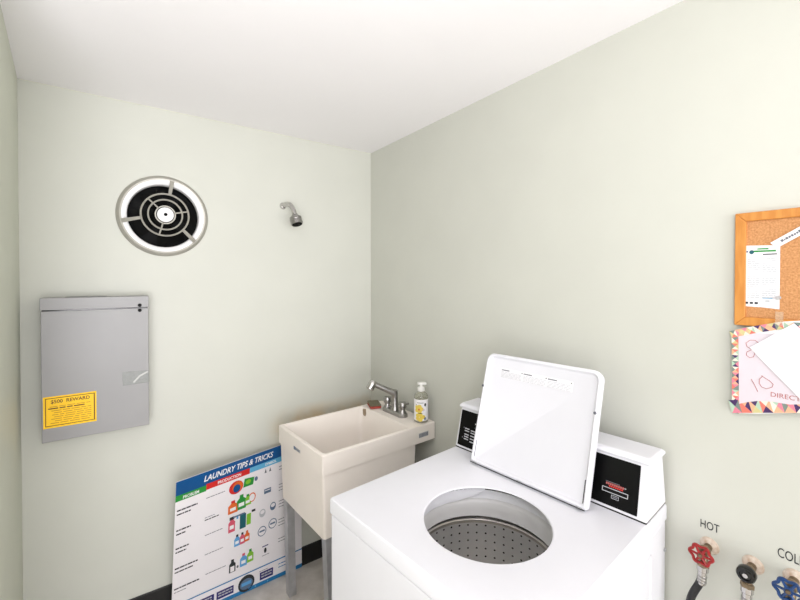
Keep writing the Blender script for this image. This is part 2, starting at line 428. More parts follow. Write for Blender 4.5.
st.text('$500  REWARD', SX0 + .022, SZ1 - .029, .115, .0155, bf(.0008), M['brownink'], bold=.02)
rr = random.Random(3)
for k in range(9):
    z = SZ1 - .040 - k * .0077; x = SX0 + .014 + rr.random() * .02
    while x < SX1 - .022:
        L_ = .012 + rr.random() * .02; st.rect(x, z, min(x + L_, SX1 - .016), z + (.0042 if k == 1 else .0024), bf(.0008), M['brownink'] if k == 1 else M['ochre']); x += L_ + .004
        if k == 1 and x > SX0 + .11: break
o = st.build('reward_sticker', gb, smooth=False); o['label'] = 'yellow sticker with brown printing'
g = MB()
tp = [(.077, .176), (.079, .179), (.077, .200), (.077, .232), (.168, .229), (.1685, .178), (.12, .177)]
g.poly(tp, bf(.0002), M['tape'], .0008); g.box((.1684, -.1008, .178), (.1692, -.06, .229), M['tape'])
g.poly([(.112, .186), (.118, .184), (.138, .206), (.166, .221), (.163, .226), (.134, .211)], bf(.0012), M['tapelight'])
fixnormals(g.build('duct_tape_patch', gb, smooth=False))

# ------------------------------------------------------------------ poster leaning on the wall
BL, TL, TR, BR = Vector((.194, 2.028, .002)), Vector((.204, 1.894, .70)), Vector((.81, 2.043, .70)), Vector((.81, 2.043, .002))
def pm(off=0.):
    def f(a, b_, d):
        P = (BL * (1 - a) + BR * a) * (1 - b_) + (TL * (1 - a) + TR * a) * b_
        return P + Vector((0, -1, 0)) * (off + d) - org
    return f
org = Vector((.5, 2.035, 0))
po = thing('laundry_poster', 'white poster board titled LAUNDRY TIPS & TRICKS leaning on back wall', 'poster', org)
g = MB()
NA, NB = 10, 10
fr, bk = pm(.0), pm(-.004)
def grid(fn, flip):
    vs = [fn(i / NA, j / NB, 0) for j in range(NB + 1) for i in range(NA + 1)]
    fs = [(j * (NA + 1) + i, j * (NA + 1) + i + 1, (j + 1) * (NA + 1) + i + 1, (j + 1) * (NA + 1) + i) for j in range(NB) for i in range(NA)]
    g.add(vs, [tuple(reversed(f)) for f in fs] if flip else fs, M['poster'])
grid(fr, False); grid(bk, True)
for e0, e1 in (((0, 0), (1, 0)), ((1, 0), (1, 1)), ((1, 1), (0, 1)), ((0, 1), (0, 0))):
    for i in range(10):
        a = [e0[k] + (e1[k] - e0[k]) * i / 10 for k in (0, 1)]; c = [e0[k] + (e1[k] - e0[k]) * (i + 1) / 10 for k in (0, 1)]
        g.add([fr(*a, 0), bk(*a, 0), bk(*c, 0), fr(*c, 0)], [(0, 1, 2, 3)], M['poster'])
g.build('board', po)
class Art:
    def use(z, nm): z.fin(); z.b = MB(); z.nm = nm
    def fin(z):
        if getattr(z, 'b', None) and z.b.v: z.b.build(z.nm, po, smooth=False)
        z.b = None
    def rect(z, *a): z.b.rect(*a)
    def poly(z, *a): z.b.poly(*a)
    def text(z, *a, **k): z.b.text(*a, **k)
pr = Art(); pr.use('header_band'); q1, q2, q3 = pm(.0006), pm(.0011), pm(.0015)
pr.rect(0, .908, 1, 1, q1, M['blue'], 12)
pr.use('column_heading'); pr.rect(0, .868, .203, .908, q1, M['green'], 3)
pr.use('column_heading'); pr.rect(.203, .875, .53, .915, q2, M['red'], 4)
pr.use('column_heading'); pr.rect(.53, .878, 1, .915, q2, M['ltblue'], 6)
pr.use('title_lettering'); pr.text('LAUNDRY TIPS & TRICKS', .185, .935, .545, .040, q2, M['pwhite'], bold=.02, shear=.25)
pr.use('heading_word'); pr.text('PROBLEM', .048, .876, .105, .020, q3, M['pwhite'], bold=.02)
pr.use('heading_word'); pr.text('PRODUCTION', .285, .884, .175, .021, q3, M['pwhite'], bold=.02)
pr.use('heading_word'); pr.text('SYMBOL', .66, .888, .10, .018, q3, M['pwhite'], bold=.02)
rr = random.Random(5)
def bar(x0, y0, x1, h, m):
    x = x0
    while x < x1:
        L_ = .012 + rr.random() * .022; pr.rect(x, y0, min(x + L_, x1), y0 + h * .8, q1, m); x += L_ + .003
rows = [.800, .665, .540, .400, .255]
lens = [(.135, .09), (.095, .06), (.085, .07), (.15, .12), (.165, 0)]
mids = [(.205, .34), (.20, .32), (.205, .33), (.21, .34), (.22, .365)]
for k, y in enumerate(rows):
    pr.use('row_heading'); bar(.012, y, .012 + lens[k][0], .012, M['ink'])
    if lens[k][1]: bar(.012, y - .026, .012 + lens[k][1], .011, M['ink'])
    else: bar(.012, y - .022, .09, .006, M['greyink'])
    pr.use('row_text'); x0, x1 = mids[k]; bar(x0, y + .014, x1 if k != 1 else x0 + .07, .006 if k != 1 else .005, M['greyink'])
    if k == 1: bar(x0, y - .004, x0 + .1, .009, M['ink'])
    pr.use('row_note')
    for j in range(3 if k in (1, 2, 3) else 2): bar(.785, y + .04 - .022 * j, .785 + (.09 if j == 0 else .12), .006, M['greyink'])
def bottle(cx, cy, wd, ht, m, cap=None, capw=.4, handle=False):
    wd *= 1.22
    P = [(cx - wd / 2, cy), (cx + wd / 2, cy), (cx + wd / 2, cy + ht * .62), (cx + wd * .2, cy + ht * .8), (cx - wd * .2, cy + ht * .8), (cx - wd / 2, cy + ht * .62)]
    pr.poly(P, q1, m); pr.rect(cx - wd * capw / 2, cy + ht * .8, cx + wd * capw / 2, cy + ht, q1, cap or m)
    pr.rect(cx - wd * .3, cy + ht * .2, cx + wd * .3, cy + ht * .45, q2, M['pwhite'])
def disc(cx, cy, rx, ry, m, q=None, n=20): pr.poly([(cx + rx * math.cos(2 * math.pi * i / n), cy + ry * math.sin(2 * math.pi * i / n)) for i in range(n)], q or q1, m)
y = rows[0]; pr.use('product_picture')
disc(.425, y + .012, .055, .046, M['red']); disc(.435, y + .014, .040, .036, M['orange'], q2); disc(.43, y + .004, .028, .028, M['blue'], q3)
pr.poly([(.48, y - .01), (.56, y - .012), (.57, y + .04), (.49, y + .05)], q2, M['green']); disc(.52, y + .02, .022, .016, M['lime'], q3); disc(.585, y + .02, .014, .016, M['slate'], q2)
y = rows[1]; pr.use('product_picture')
bottle(.405, y - .03, .06, .09, M['orange'], M['red']); bottle(.47, y - .025, .06, .105, M['green'], M['green']); bottle(.52, y - .015, .045, .08, M['lime'], M['green'])
disc(.555, y + .03, .03, .034, M['orange'], q1); disc(.555, y + .03, .022, .026, M['poster'], q2)
y = rows[2]; pr.use('product_picture')
bottle(.40, y - .04, .042, .11, M['pink'], M['ink'], .7); bottle(.442, y - .04, .03, .10, M['pwhite'], M['sky']); pr.rect(.462, y - .045, .51, y + .06, q1, M['teal']); pr.rect(.515, y - .035, .55, y + .045, q1, M['lime']); pr.rect(.555, y + .045, .585, y + .062, q1, M['ink'])
pr.rect(.41, y + .056, .50, y + .068, q2, M['slate'])
y = rows[3]; pr.use('product_picture')
bottle(.445, y - .02, .036, .085, M['sky'], M['ink']); bottle(.485, y - .02, .034, .085, M['pink'], M['ink']); bottle(.522, y - .015, .034, .08, M['orange'], M['orange']); bottle(.41, y - .012, .022, .045, M['pwhite'], M['pwhite'])
y = rows[4]; pr.use('product_picture')
bottle(.415, y - .055, .040, .095, M['ink'], M['ink'], .45); pr.rect(.40, y - .05, .43, y - .01, q3, M['poster']); bottle(.50, y - .045, .045, .095, M['sky'], M['pink']); bottle(.553, y - .035, .042, .095, M['lime'], M['green']); disc(.455, y - .03, .008, .010, M['greyink'])
pr.use('care_symbol'); pr.poly([(.655, .835), (.675, .835), (.665, .865)], q1, M['greyink']); pr.use('care_symbol'); pr.poly([(.695, .835), (.715, .835), (.705, .865)], q1, M['greyink'])
pr.use('care_symbol'); pr.rect(.655, .68, .715, .715, q1, M['slate']); pr.rect(.66, .700, .71, .706, q2, M['poster'])
for cx, cy in ((.645, .545), (.735, .565)): 
    pr.use('care_symbol')
    disc(cx, cy, .026, .030, M['slate'] if cx > .7 else M['paleink']); disc(cx, cy + .008, .018, .014, M['poster'], q2)
for cx, cy in ((.645, .41), (.735, .435)): pr.use('care_symbol'); disc(cx, cy, .036, .037, M['slate']); disc(cx, cy, .030, .031, M['poster'], q2); pr.rect(cx - .022, cy - .004, cx + .022, cy + .008, q3, M['slate'])
pr.use('care_symbol'); pr.rect(.65, .285, .70, .293, q1, M['navy']); disc(.676, .255, .011, .020, M['ink']); bar(.65, .218, .71, .005, M['greyink'])
pr.use('footer_rule'); pr.rect(0, .137, 1, .146, q1, M['midblue'], 12)
pr.use('round_badge'); disc(.528, .068, .064, .062, M['ink']); disc(.528, .064, .050, .040, M['slate'], q2); pr.rect(.49, .055, .566, .08, q3, M['sky'])
for x0, x1 in ((.185, .287), (.305, .43), (.635, .745)):
    pr.use('footer_box'); pr.rect(x0, .042, x1, .1, q1, M['navy'], 2)
    for yy in (.078, .058): 
        x = x0 + .012
        while x < x1 - .015: L_ = .01 + rr.random() * .018; pr.rect(x, yy, min(x + L_, x1 - .01), yy + .010, q2, M['paleink']); x += L_ + .004
pr.use('footer_band'); pr.rect(.0, 0.0, 1, .030, q1, M['midblue'], 12)
for xx in (.6, .7): disc(xx, .016, .005, .006, M['ltblue'], q2)
pr.use('footer_text'); bar(.79, .10, .93, .008, M['midblue']); bar(.79, .075, .90, .008, M['midblue']); pr.use('footer_text'); bar(.63, .108, .70, .005, M['greyink'])
pr.fin()

# ------------------------------------------------------------------ laundry sink
SA = R(3.6)
sk = thing('utility_sink', 'cream plastic laundry tub on steel legs in the corner with chrome faucet', 'sink', (.650, 1.426, 0), SA)
SW, SD, SH = .6055, .43, .864
def rl(x0, y0, x1, y1, z, r_): return [(x, y, z) for x, y in rrect(x0, y0, x1, y1, r_, 4)]
g = MB()
lp = [rl(.012, .012, .482, SD - .012, .525, .012), rl(.005, .006, .490, SD - .006, .786, .012), rl(0, 0, SW, SD, .784, .006), rl(0, 0, SW, SD, SH - .003, .006), rl(.003, .003, SW - .003, SD - .003, SH, .006),
      rl(.015, .015, .460, SD - .015, SH, .014), rl(.018, .018, .457, SD - .018, SH - .005, .014), rl(.030, .030, .445, SD - .030, .56, .03), rl(.05, .05, .425, SD - .05, .545, .03)]
g.loops(lp, M['sink'])
bs = fixnormals(g.build('basin', sk, ang=40))
g = MB(); g.lathe([(.0001, .5462), (.018, .5462), (.03, .5478), (.035, .5462)], M['chrome'], (.24, .215, 0), (0, 0, 1), 24); g.build('drain', sk)
# angle-iron legs, each a bent strip
for lx, ly, sx, sy, fx, fy in ((.012, .366, 1, 1, .048, .085), (.022, .018, 1, 1, .03, .008), (.482, .412, -1, -1, -.03, .0), (.482, .018, -1, 1, -.03, .0)):
    g = MB(); L = []
    for z, ox, oy in ((.56, 0, 0), (0, fx, fy)):
        c = Vector((lx + ox, ly + oy, z)); w_, t_ = .036, .003
        L.append([c, c + Vector((sx * w_, 0, 0)), c + Vector((sx * w_, sy * t_, 0)), c + Vector((sx * t_, sy * t_, 0)), c + Vector((sx * t_, sy * w_, 0)), c + Vector((0, sy * w_, 0))])
    g.loops(L, M['galv']); lg = fixnormals(g.build('leg', sk, smooth=False))
def sf(off): return lambda x, y, d: Vector((x, -off - d, y))
def sl(off): return lambda x, y, d: Vector((-off - d, -x + SD, y))
g = MB(); g.rect(.17, .808, .235, .822, sl(.0006), M['paleink']); g.rect(.17, .808, .19, .822, sl(.0009), M['slate'])
for i in range(5): g.rect(.195 + i * .007, .811, .199 + i * .007, .819, sl(.0009), M['greyink'])
o = g.build('sticker', sk, smooth=False); o['label'] = 'small grey sticker on left face'
g = MB(); g.rect(.500, .808, .560, .830, sf(.0006), M['paleink'])
for i in range(7): g.rect(.503 + i * .008, .811, .5075 + i * .008, .827, sf(.0009), M['greyink'])
o = g.build('sticker', sk, smooth=False); o['label'] = 'small grey barcode sticker on ledge'
g = MB(); g.poly([(.375, .820), (.395, .822), (.403, .84), (.40, .855), (.372, .860), (.368, .835)], lambda x, y, d: Vector((.4563 - (SH - y) * .036, x, y)), M['brownstain'])
g.build('dried_drip', sk, smooth=False)
# faucet
FX0, FY0 = .527, .215
g = MB(); hz = SH
P = rrect(FX0 - .026, FY0 - .088, FX0 + .026, FY0 + .088, .025, 8)
Pi = rrect(FX0 - .018, FY0 - .080, FX0 + .018, FY0 + .080, .0175, 8)
g.loops([[(x, y, hz) for x, y in P], [(x, y, hz + .012) for x, y in P], [(x, y, hz + .020) for x, y in Pi]], M['brushed'])
fc = fixnormals(g.build('faucet', sk))
g = MB(); g.lathe([(.0001, 0), (.022, 0), (.020, .01), (.0165, .02), (.016, .10), (.0001, .10)], M['brushed'], (FX0, FY0, hz + .018), (0, 0, 1), 24)
aa = R(160) - SA - R(0); dv = Vector((math.cos(aa), math.sin(aa), 0))
c0 = Vector((FX0, FY0, hz + .095)); pts = [c0 + Vector((0, 0, -.01)), c0 + Vector((0, 0, .004)), c0 + dv * .012 + Vector((0, 0, .014)), c0 + dv * .05 + Vector((0, 0, .032)), c0 + dv * .105 + Vector((0, 0, .060)), c0 + dv * .118 + Vector((0, 0, .062))]
g.tube(pts, [.017, .0175, .0165, .014, .0135, .014], M['brushed'], 18); g.build('spout', fc)
g = MB(); e = pts[-1]; g.lathe([(.0001, -.022), (.014, -.020), (.019, -.012), (.021, .0), (.021, .024), (.018, .028), (.0001, .028)], M['chrome'], e, (dv * .55 + Vector((0, 0, -1))), 24)
g.lathe([(.0001, .0285), (.015, .0285)], M['greyink'], e, (dv * .55 + Vector((0, 0, -1))), 20); g.build('spray_head', fc)
for sgn in (-1, 1):
    g = MB(); c = (FX0, FY0 + sgn * .062, hz + .016)
    g.lathe([(.0001, 0), (.021, 0), (.019, .006), (.014, .012), (.013, .022), (.020, .028), (.021, .048), (.017, .055), (.0001, .056)], M['brushed'], c, (0, 0, 1), 20)
    cc = Vector(c) + Vector((0, 0, .046)); g.tube([cc, cc + Vector((.01, -.034 * 1, .008))], [.007, .0055], M['brushed'], 10); g.build('handle', fc)

# sponge on the ledge, behind the faucet
sp = thing('sponge', 'worn red and green scouring sponge on sink ledge left of faucet', 'sponge', (1.133, 1.825, SH + .001), R(70))
def spl(x0, y0, x1, y1, z0, z1, m, nm):
    g = MB(); g.loops([[(x, y, z0) for x, y in rrect(x0, y0, x1, y1, .008, 3)], [(x, y, z1) for x, y in rrect(x0, y0, x1, y1, .008, 3)]], m); return fixnormals(g.build(nm, sp, bevel=.003))
spl(-.045, -.03, .045, .03, .0, .013, M['sponge_red'], 'foam'); spl(-.045, -.03, .045, .03, .0132, .021, M['sponge_green'], 'scouring_pad')

# soap bottle
so = thing('soap_bottle', 'clear pump bottle of pale soap with yellow flower label on sink ledge', 'soap bottle', (1.200, 1.505, SH + .001))
g = MB(); g.lathe([(.0001, .0), (.030, .0), (.034, .004), (.034, .118), (.031, .130), (.020, .140), (.014, .145), (.014, .152), (.0125, .152), (.0125, .145), (.019, .138), (.0295, .129), (.0325, .117), (.0325, .006), (.029, .003), (.0001, .003)], M['bottle'], n=40); g.build('bottle', so)
g = MB(); g.lathe([(.0001, .0035), (.0285, .0035), (.0318, .007), (.0318, .105), (.0001, .105)], M['soap'], n=36); g.build('liquid_soap', so)
lf = Vector((-.64, -.77, 0)).normalized(); la = math.atan2(lf.y, lf.x)
def cm(r_): return lambda x, y, d: Vector(((r_ + d) * math.cos(la + x / .034), (r_ + d) * math.sin(la + x / .034), y))
g = MB(); g.rect(-.05, .012, .05, .112, cm(.0345), M['lab'], 24)
def dsc(cx, cy, rx, ry, m, r_, n=14):
    g.poly([(cx + rx * math.cos(2 * math.pi * i / n), cy + ry * math.sin(2 * math.pi * i / n)) for i in range(n)], cm(r_), m)
for cx, cy in ((-.010, .068), (-.006, .030)):
    for k in range(5): dsc(cx + .011 * math.cos(k * 1.257), cy + .012 * math.sin(k * 1.257), .0105, .010, M['flower'], .0352 + k * .0001)
dsc(.012, .030, .009, .010, M['flower'], .0351)
dsc(-.009, .066, .004, .005, M['orange'], .036); dsc(.021, .088, .005, .008, M['ink'], .0352); dsc(.020, .022, .005, .007, M['slate'], .0353); dsc(-.003, .048, .010, .0022, M['ink'], .036); dsc(-.022, .088, .004, .003, M['paleink'], .0352); dsc(.012, .064, .007, .006, M['paper2'], .0351)
g.rect(-.018, .096, .012, .0985, cm(.0352), M['greyink'], 4)
g.build('flower_label', so)
g = MB(); g.lathe([(.0001, .146), (.0165, .146), (.0175, .152), (.0175, .162), (.013, .166), (.007, .168), (.006, .178), (.0001, .178)], M['pump'], n=28)
g.loops([[(x, y, z) for x, y in rrect(-.018, -.010, .026 if z < .186 else .022, .010, .007, 3)] for z in (.178, .184, .187)], M['pump'])
o = g.build('pump', so); o.rotation_euler = (0, 0, R(-30))

# ------------------------------------------------------------------ washing machine
OX, OY = .4955, 1.0425; WA = R(5.4)
cxs, cws = .343, .32
Dv = Vector((math.cos(WA), math.sin(WA), 0)); Wv = Vector((math.sin(WA), -math.cos(WA), 0))
base = Vector((OX, OY, 0)) + Dv * cxs + Wv * cws
wm = thing('washing_machine', 'white coin-operated top-loading washer with its lid open against right wall', 'washing machine', base, WA)
def W(s, w_, h): return Vector((s - cxs, -(w_ - cws), h))
TOP = .925; DEP = .697; WID = .643
# cabinet: hollow box with outward walls
g = MB(); g.box((.010, .008, .02), (DEP - .006, WID - .008, TOP - .046), M['enamel'], W)
ob = fixnormals(g.build('cabinet', wm, bevel=.006, seg=3))
# cut the drum cavity out of the cabinet box: rebuild as a shell (front, back, two sides)
ob.data.clear_geometry()
import bmesh as _bm
bm = _bm.new()
def bx(bm, a, c):
    vs = [bm.verts.new(W(x, y, z)) for x in (a[0], c[0]) for y in (a[1], c[1]) for z in (a[2], c[2])]
    for f in ((0, 1, 3, 2), (4, 6, 7, 5), (0, 4, 5, 1), (2, 3, 7, 6), (0, 2, 6, 4), (1, 5, 7, 3)): bm.faces.new([vs[i] for i in f])
def shell(bm, o0, o1, i0, i1, z0, z1):
    def ring(a, c, z): return [bm.verts.new(W(x, y, z)) for x, y in ((a[0], a[1]), (c[0], a[1]), (c[0], c[1]), (a[0], c[1]))]
    R_ = [ring(o0, o1, z0), ring(o0, o1, z1), ring(i0, i1, z1), ring(i0, i1, z0)]
    for k in range(4):
        A_, B_ = R_[k], R_[(k + 1) % 4]
        for j in range(4): bm.faces.new((A_[j], A_[(j + 1) % 4], B_[(j + 1) % 4], B_[j]))
shell(bm, (.003, .004), (DEP - .002, WID - .003), (.03, .028), (DEP - .026, WID - .028), .02, TOP - .046)
_bm.ops.recalc_face_normals(bm, faces=bm.faces); bm.to_mesh(ob.data); bm.free()
# embossed panel frame on the right side
g = MB()
def emb(x0, z0, x1, z1, w0, wt=.006):
    for a, c in (((x0, z0), (x0 + wt, z1)), ((x1 - wt, z0), (x1, z1)), ((x0, z1 - wt), (x1, z1)), ((x0, z0), (x1, z0 + wt))):
        g.box((a[0], w0 - .003, a[1]), (c[0], w0 + .0025, c[1]), M['enamel'], W)
emb(.09, .10, .575, .835, WID - .003); fixnormals(g.build('side_embossing', wm, bevel=.002))
g = MB(); g.cyl(W(DEP - .014, WID - .010, .80), W(DEP - .014, WID + .001, .80), .005, M['galv'], n=14); g.build('side_screw', wm)
for x in (.06, DEP - .06):
    for y_ in (.06, WID - .06):
        g = MB(); g.cyl(W(x, y_, 0), W(x, y_, .024), .02, M['black_rub']); g.build('foot', wm)
# top deck with round opening
HS, HW_, HR = .256, .357, .162
g = MB(); n = 72
def deck_loop(in_, z, r_): 
    P_ = rrect(in_, in_, DEP - in_, WID - in_, r_, 6); return P_, z
out_prof = [(.010, TOP - .0435, .004), (.002, TOP - .0435, .006), (0, TOP - .041, .007), (0, TOP - .006, .008), (.0015, TOP - .002, .008), (.005, TOP, .006)]
Lp = [[W(x, y, z) for x, y in rrect(i_, i_, DEP - i_, WID - i_, r_, 6)] for i_, z, r_ in out_prof]
g.loops(Lp, M['enamel'], False, False)
# top surface between rounded rectangle and circle
P_ = rrect(.005, .005, DEP - .005, WID - .005, .006, 6)
def edge_at(t):
    # ray from hole centre to inner rectangle outline
    c, s_ = math.cos(t), math.sin(t); best = 1e9; m_ = len(P_)
    for i in range(m_):
        x1, y1 = P_[i]; x2, y2 = P_[(i + 1) % m_]; ex, ey = x2 - x1, y2 - y1; den = c * ey - s_ * ex
        if abs(den) < 1e-12: continue
        k = ((x1 - HS) * ey - (y1 - HW_) * ex) / den; u = ((x1 - HS) * s_ - (y1 - HW_) * c) / den
        if k > 0 and -1e-6 <= u <= 1 + 1e-6: best = min(best, k)
    return (HS + c * best, HW_ + s_ * best)
angs = sorted(set([round(2 * math.pi * i / n, 6) for i in range(n)] + [round(math.atan2(y - HW_, x - HS) % (2 * math.pi), 6) for x, y in P_]))
cl = lambda r_, z: [W(HS + r_ * math.cos(t), HW_ + r_ * math.sin(t), z) for t in angs]
g.loops([[W(*edge_at(t), TOP) for t in angs], cl(HR + .006, TOP), cl(HR + .002, TOP - .0012), cl(HR, TOP - .0035), cl(HR + .001, TOP - .005), cl(HR + .006, TOP - .005)], M['enamel'], False, False)
fixnormals(g.build('top_deck', wm, ang=30))
g = MB()
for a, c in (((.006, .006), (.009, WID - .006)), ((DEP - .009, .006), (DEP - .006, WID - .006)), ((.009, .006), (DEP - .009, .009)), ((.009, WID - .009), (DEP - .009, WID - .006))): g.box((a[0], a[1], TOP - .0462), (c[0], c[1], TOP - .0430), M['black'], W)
fixnormals(g.build('deck_gap_shade', wm, smooth=False))  # black strips stand in for the shaded gap below the deck edge
# tub ring, basket
C3 = W(HS, HW_, 0)
g = MB(); g.lathe([(.168, TOP - .006), (.1875, TOP - .008), (.1835, TOP - .0185)], M['black'], C3, n=80); g.build('opening_shade_ring', wm)  # black ring stands in for the shadow gap under the opening's edge
g = MB(); g.lathe([(.186, TOP - .014), (.198, TOP - .020), (.200, TOP - .040), (.197, TOP - .052)], M['enamel2'], C3, n=80)
g.lathe([(.197, TOP - .052), (.192, TOP - .056), (.188, TOP - .062), (.187, TOP - .082), (.183, TOP - .100)], M['tubgrey'], C3, n=80)
g.build('tub_cover', wm)
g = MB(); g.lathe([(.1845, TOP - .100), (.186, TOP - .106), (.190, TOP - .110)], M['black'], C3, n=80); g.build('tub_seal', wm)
me_l = []
g = MB()
prof = [(.190, TOP - .112), (.186, TOP - .115), (.1855, TOP - .120), (.187, TOP - .124), (.187, TOP - .45), (.17, TOP - .47), (.0001, TOP - .47)]
g.lathe(prof[:4], M['steel'], C3, n=80); nb = len(g.f)
g.lathe(prof[3:5], M['perf'], C3, n=80); ne = len(g.f)
g.lathe(prof[4:], M['steel'], C3, n=80)
bk_ = g.build('drum_basket', wm)
uvl = bk_.data.uv_layers.new(name='UVMap')
for p in bk_.data.polygons:
    cc = p.center - C3; a_c = math.atan2(cc.y, cc.x)
    for li in p.loop_indices:
        v = bk_.data.vertices[bk_.data.loops[li].vertex_index].co - C3; a = math.atan2(v.y, v.x)
        while a - a_c > math.pi: a -= 2 * math.pi
        while a - a_c < -math.pi: a += 2 * math.pi
        uvl.data[li].uv = (a * .187, TOP - v.z)
# white raised lobe inside the rim on the left-back
g = MB(); L = []
for i in range(33):
    t = i / 32; a = R(38 + 125 * t); hgt = .004 + .036 * min(1, t / .22) ** .5 * min(1, (1 - t) / .1 + .05) ** .5
    def q(r_, z): return C3 + Vector((r_ * math.cos(a), r_ * math.sin(a), z))
    r0, r1 = .1985, .184
    L.append([q(r0, TOP - .016), q(r1, TOP - .016), q(r1 - .003, TOP - .016 - hgt * .5), q(r1, TOP - .016 - hgt * .9), q(r1 + .006, TOP - .016 - hgt), q(r0, TOP - .016 - hgt)])
g.loops(L, M['enamel']); fixnormals(g.build('rim_lobe', wm))
# console
def cs_loop(inset, h):
    k = (h - TOP) / .15; s0 = .540 + .034 * k + inset
    x1 = DEP - .004 - .020 * k - inset; w0 = .002 + .004 * k + inset; w1 = WID - .002 - .004 * k - inset
    return [W(x, y, h) for x, y in ((s0, w0), (x1, w0), (x1, w1), (s0, w1))]
g = MB(); g.loops([cs_loop(0, TOP + .003), cs_loop(0, TOP + .142)], M['enamel2']); fixnormals(g.build('console', wm, bevel=.004, seg=3))
g = MB(); g.loops([cs_loop(.0015, TOP + .0002), cs_loop(.0015, TOP + .0035)], M['black']); fixnormals(g.build('console_shade_strip', wm, smooth=False))  # thin black plate drawn as the shadow line under the console
g = MB(); g.loops([cs_loop(-.006, TOP + .1425), cs_loop(-.007, TOP + .150), cs_loop(.0, TOP + .158)], M['enamel']); fixnormals(g.build('console_cap', wm, bevel=.003))
def cf(off):
    def f(x, y, d):
        k = (y - TOP) / .15; return W(.540 + .034 * k - off - d, x, y)
    return f
for x0, x1, lb in ((.012, .275, 'black control panel with white printed marks'), (.372, .618, 'black coin panel with red and white marks')):
    g = MB()
    P_ = rrect(x0 - .003, TOP + .009, x1 + .003, TOP + .138, .003, 3); g.poly(P_, cf(-.001), M['enamel2'], .0018)
    g.poly(rrect(x0, TOP + .012, x1, TOP + .135, .002, 3), cf(.0012), M['panelblk'], .001)
    f3 = cf(.0026)
    if x0 < .1:
        for cx_, zs in ((.047, (.962, .970, .978, .990, .998)), (.074, (.958, .968, .978, .988, .996))):
            for z_ in zs: g.rect(cx_ - .009, z_, cx_ + .011, z_ + .0035, f3, M['paleink'])
        g.rect(.029, .965, .033, .969, f3, M['greyink']); g.rect(.031, .999, .035, 1.003, f3, M['greyink']); g.rect(.080, 1.022, .084, 1.026, f3, M['pwhite']); g.rect(.079, 1.009, .082, 1.012, f3, M['greyink'])
        for cx_ in (.12, .17, .22):
            for k in range(5): g.rect(cx_ - .01, .962 + k * .009, cx_ + .012, .9655 + k * .009, f3, M['paleink'])
    else:
        def fr_(x0_, z0_, x1_, z1_, t_, m_):
            for a, c in (((x0_, z0_), (x1_, z0_ + t_)), ((x0_, z1_ - t_), (x1_, z1_)), ((x0_, z0_), (x0_ + t_, z1_)), ((x1_ - t_, z0_), (x1_, z1_))): g.rect(a[0], a[1], c[0], c[1], f3, m_)
        fr_(.528, .969, .594, .981, .0018, M['paleink'])
        g.rect(.536, .9955, .572, .997, f3, M['greyink'])
        for i in range(9): g.rect(.537 + i * .0052, .9885, .541 + i * .0052, .994, f3, M['redpen'])
        for i in range(7): g.rect(.545 + i * .0052, .984, .549 + i * .0052, .9875, f3, M['red'])
        g.rect(.584, .991, .588, .993, f3, M['paleink'])
        fr_(.553, .957, .572, .966, .001, M['paleink']); g.rect(.556, .960, .569, .963, f3, M['greyink'])
    o = fixnormals(g.build('control_panel' if x0 < .1 else 'coin_panel', wm, smooth=False)); o['label'] = lb
# lid
LB, LA = .372, .394
def lf_(a, b_, n_): return W(.496 + .270 * b_ - .963 * n_, .124 + a, TOP + .0008 + .963 * b_ + .270 * n_)
g = MB()
def lr(i_, n_, r_top): return [lf_(x, y, n_) for x, y in rrect(i_, i_, LA - i_, LB - i_, [.008, r_top, r_top, .008], 6)]
g.loops([lr(.006, -.002, .022), lr(.001, .0, .026), lr(0, .006, .028), lr(0, .018, .028), lr(.002, .021, .027), lr(.006, .0235, .024), lr(.009, .0225, .021), lr(.012, .018, .018), lr(.013, .014, .017), lr(.016, .0125, .014)], M['enamel'])
ld = fixnormals(g.build('lid', wm, ang=50))
def lq(off): return lambda x, y, d: lf_(x, y, off + d)
g = MB(); f1 = lq(.0129); f2 = lq(.0133)
g.rect(.058, .296, .312, .328, f1, M['paper'])
rr = random.Random(9)
for x0, x1 in ((.062, .140), (.146, .225), (.231, .306)):
    g.rect(x0, .320, x0 + .03, .323, f2, M['greyink'])
    for k in range(5):
        x = x0
        while x < x1 - .004: L_ = .006 + rr.random() * .012; g.rect(x, .3145 - k * .0042, min(x + L_, x1), .3158 - k * .0042, f2, M['paleink']); x += L_ + .002
    g.poly([(x1 + .002 * math.cos(t), .322 + .002 * math.sin(t)) for t in [i * 1.047 for i in range(6)]], f2, M['ink'])
o = g.build('instruction_label', ld, smooth=False); o['label'] = 'white instruction label with tiny grey print'
for x in (.0035, LA - .0075):
    g = MB(); g.cyl(lf_(x, .255, .015), lf_(x, .255, .0245), .0042, M['greyink'], n=14); g.build('bumper', ld)
g = MB(); g.tube([lf_(.004, .0, .024), lf_(LA - .004, .0, .024)], .0014, M['ink'], 8); g.build('hinge_rod', ld)
for x in (.011, LA - .013):
    g = MB(); g.tube([lf_(x, .006, .0175), lf_(x, .075, .0175)], .0016, M['ink'], 8); g.build('hinge_slot', ld)
for x in (.02, .19, LA - .02):
    g = MB(); g.box((x - .008, -.001, .014), (x + .008, .004, .0245), M['galv'], lf_); fixnormals(g.build('hinge', ld))

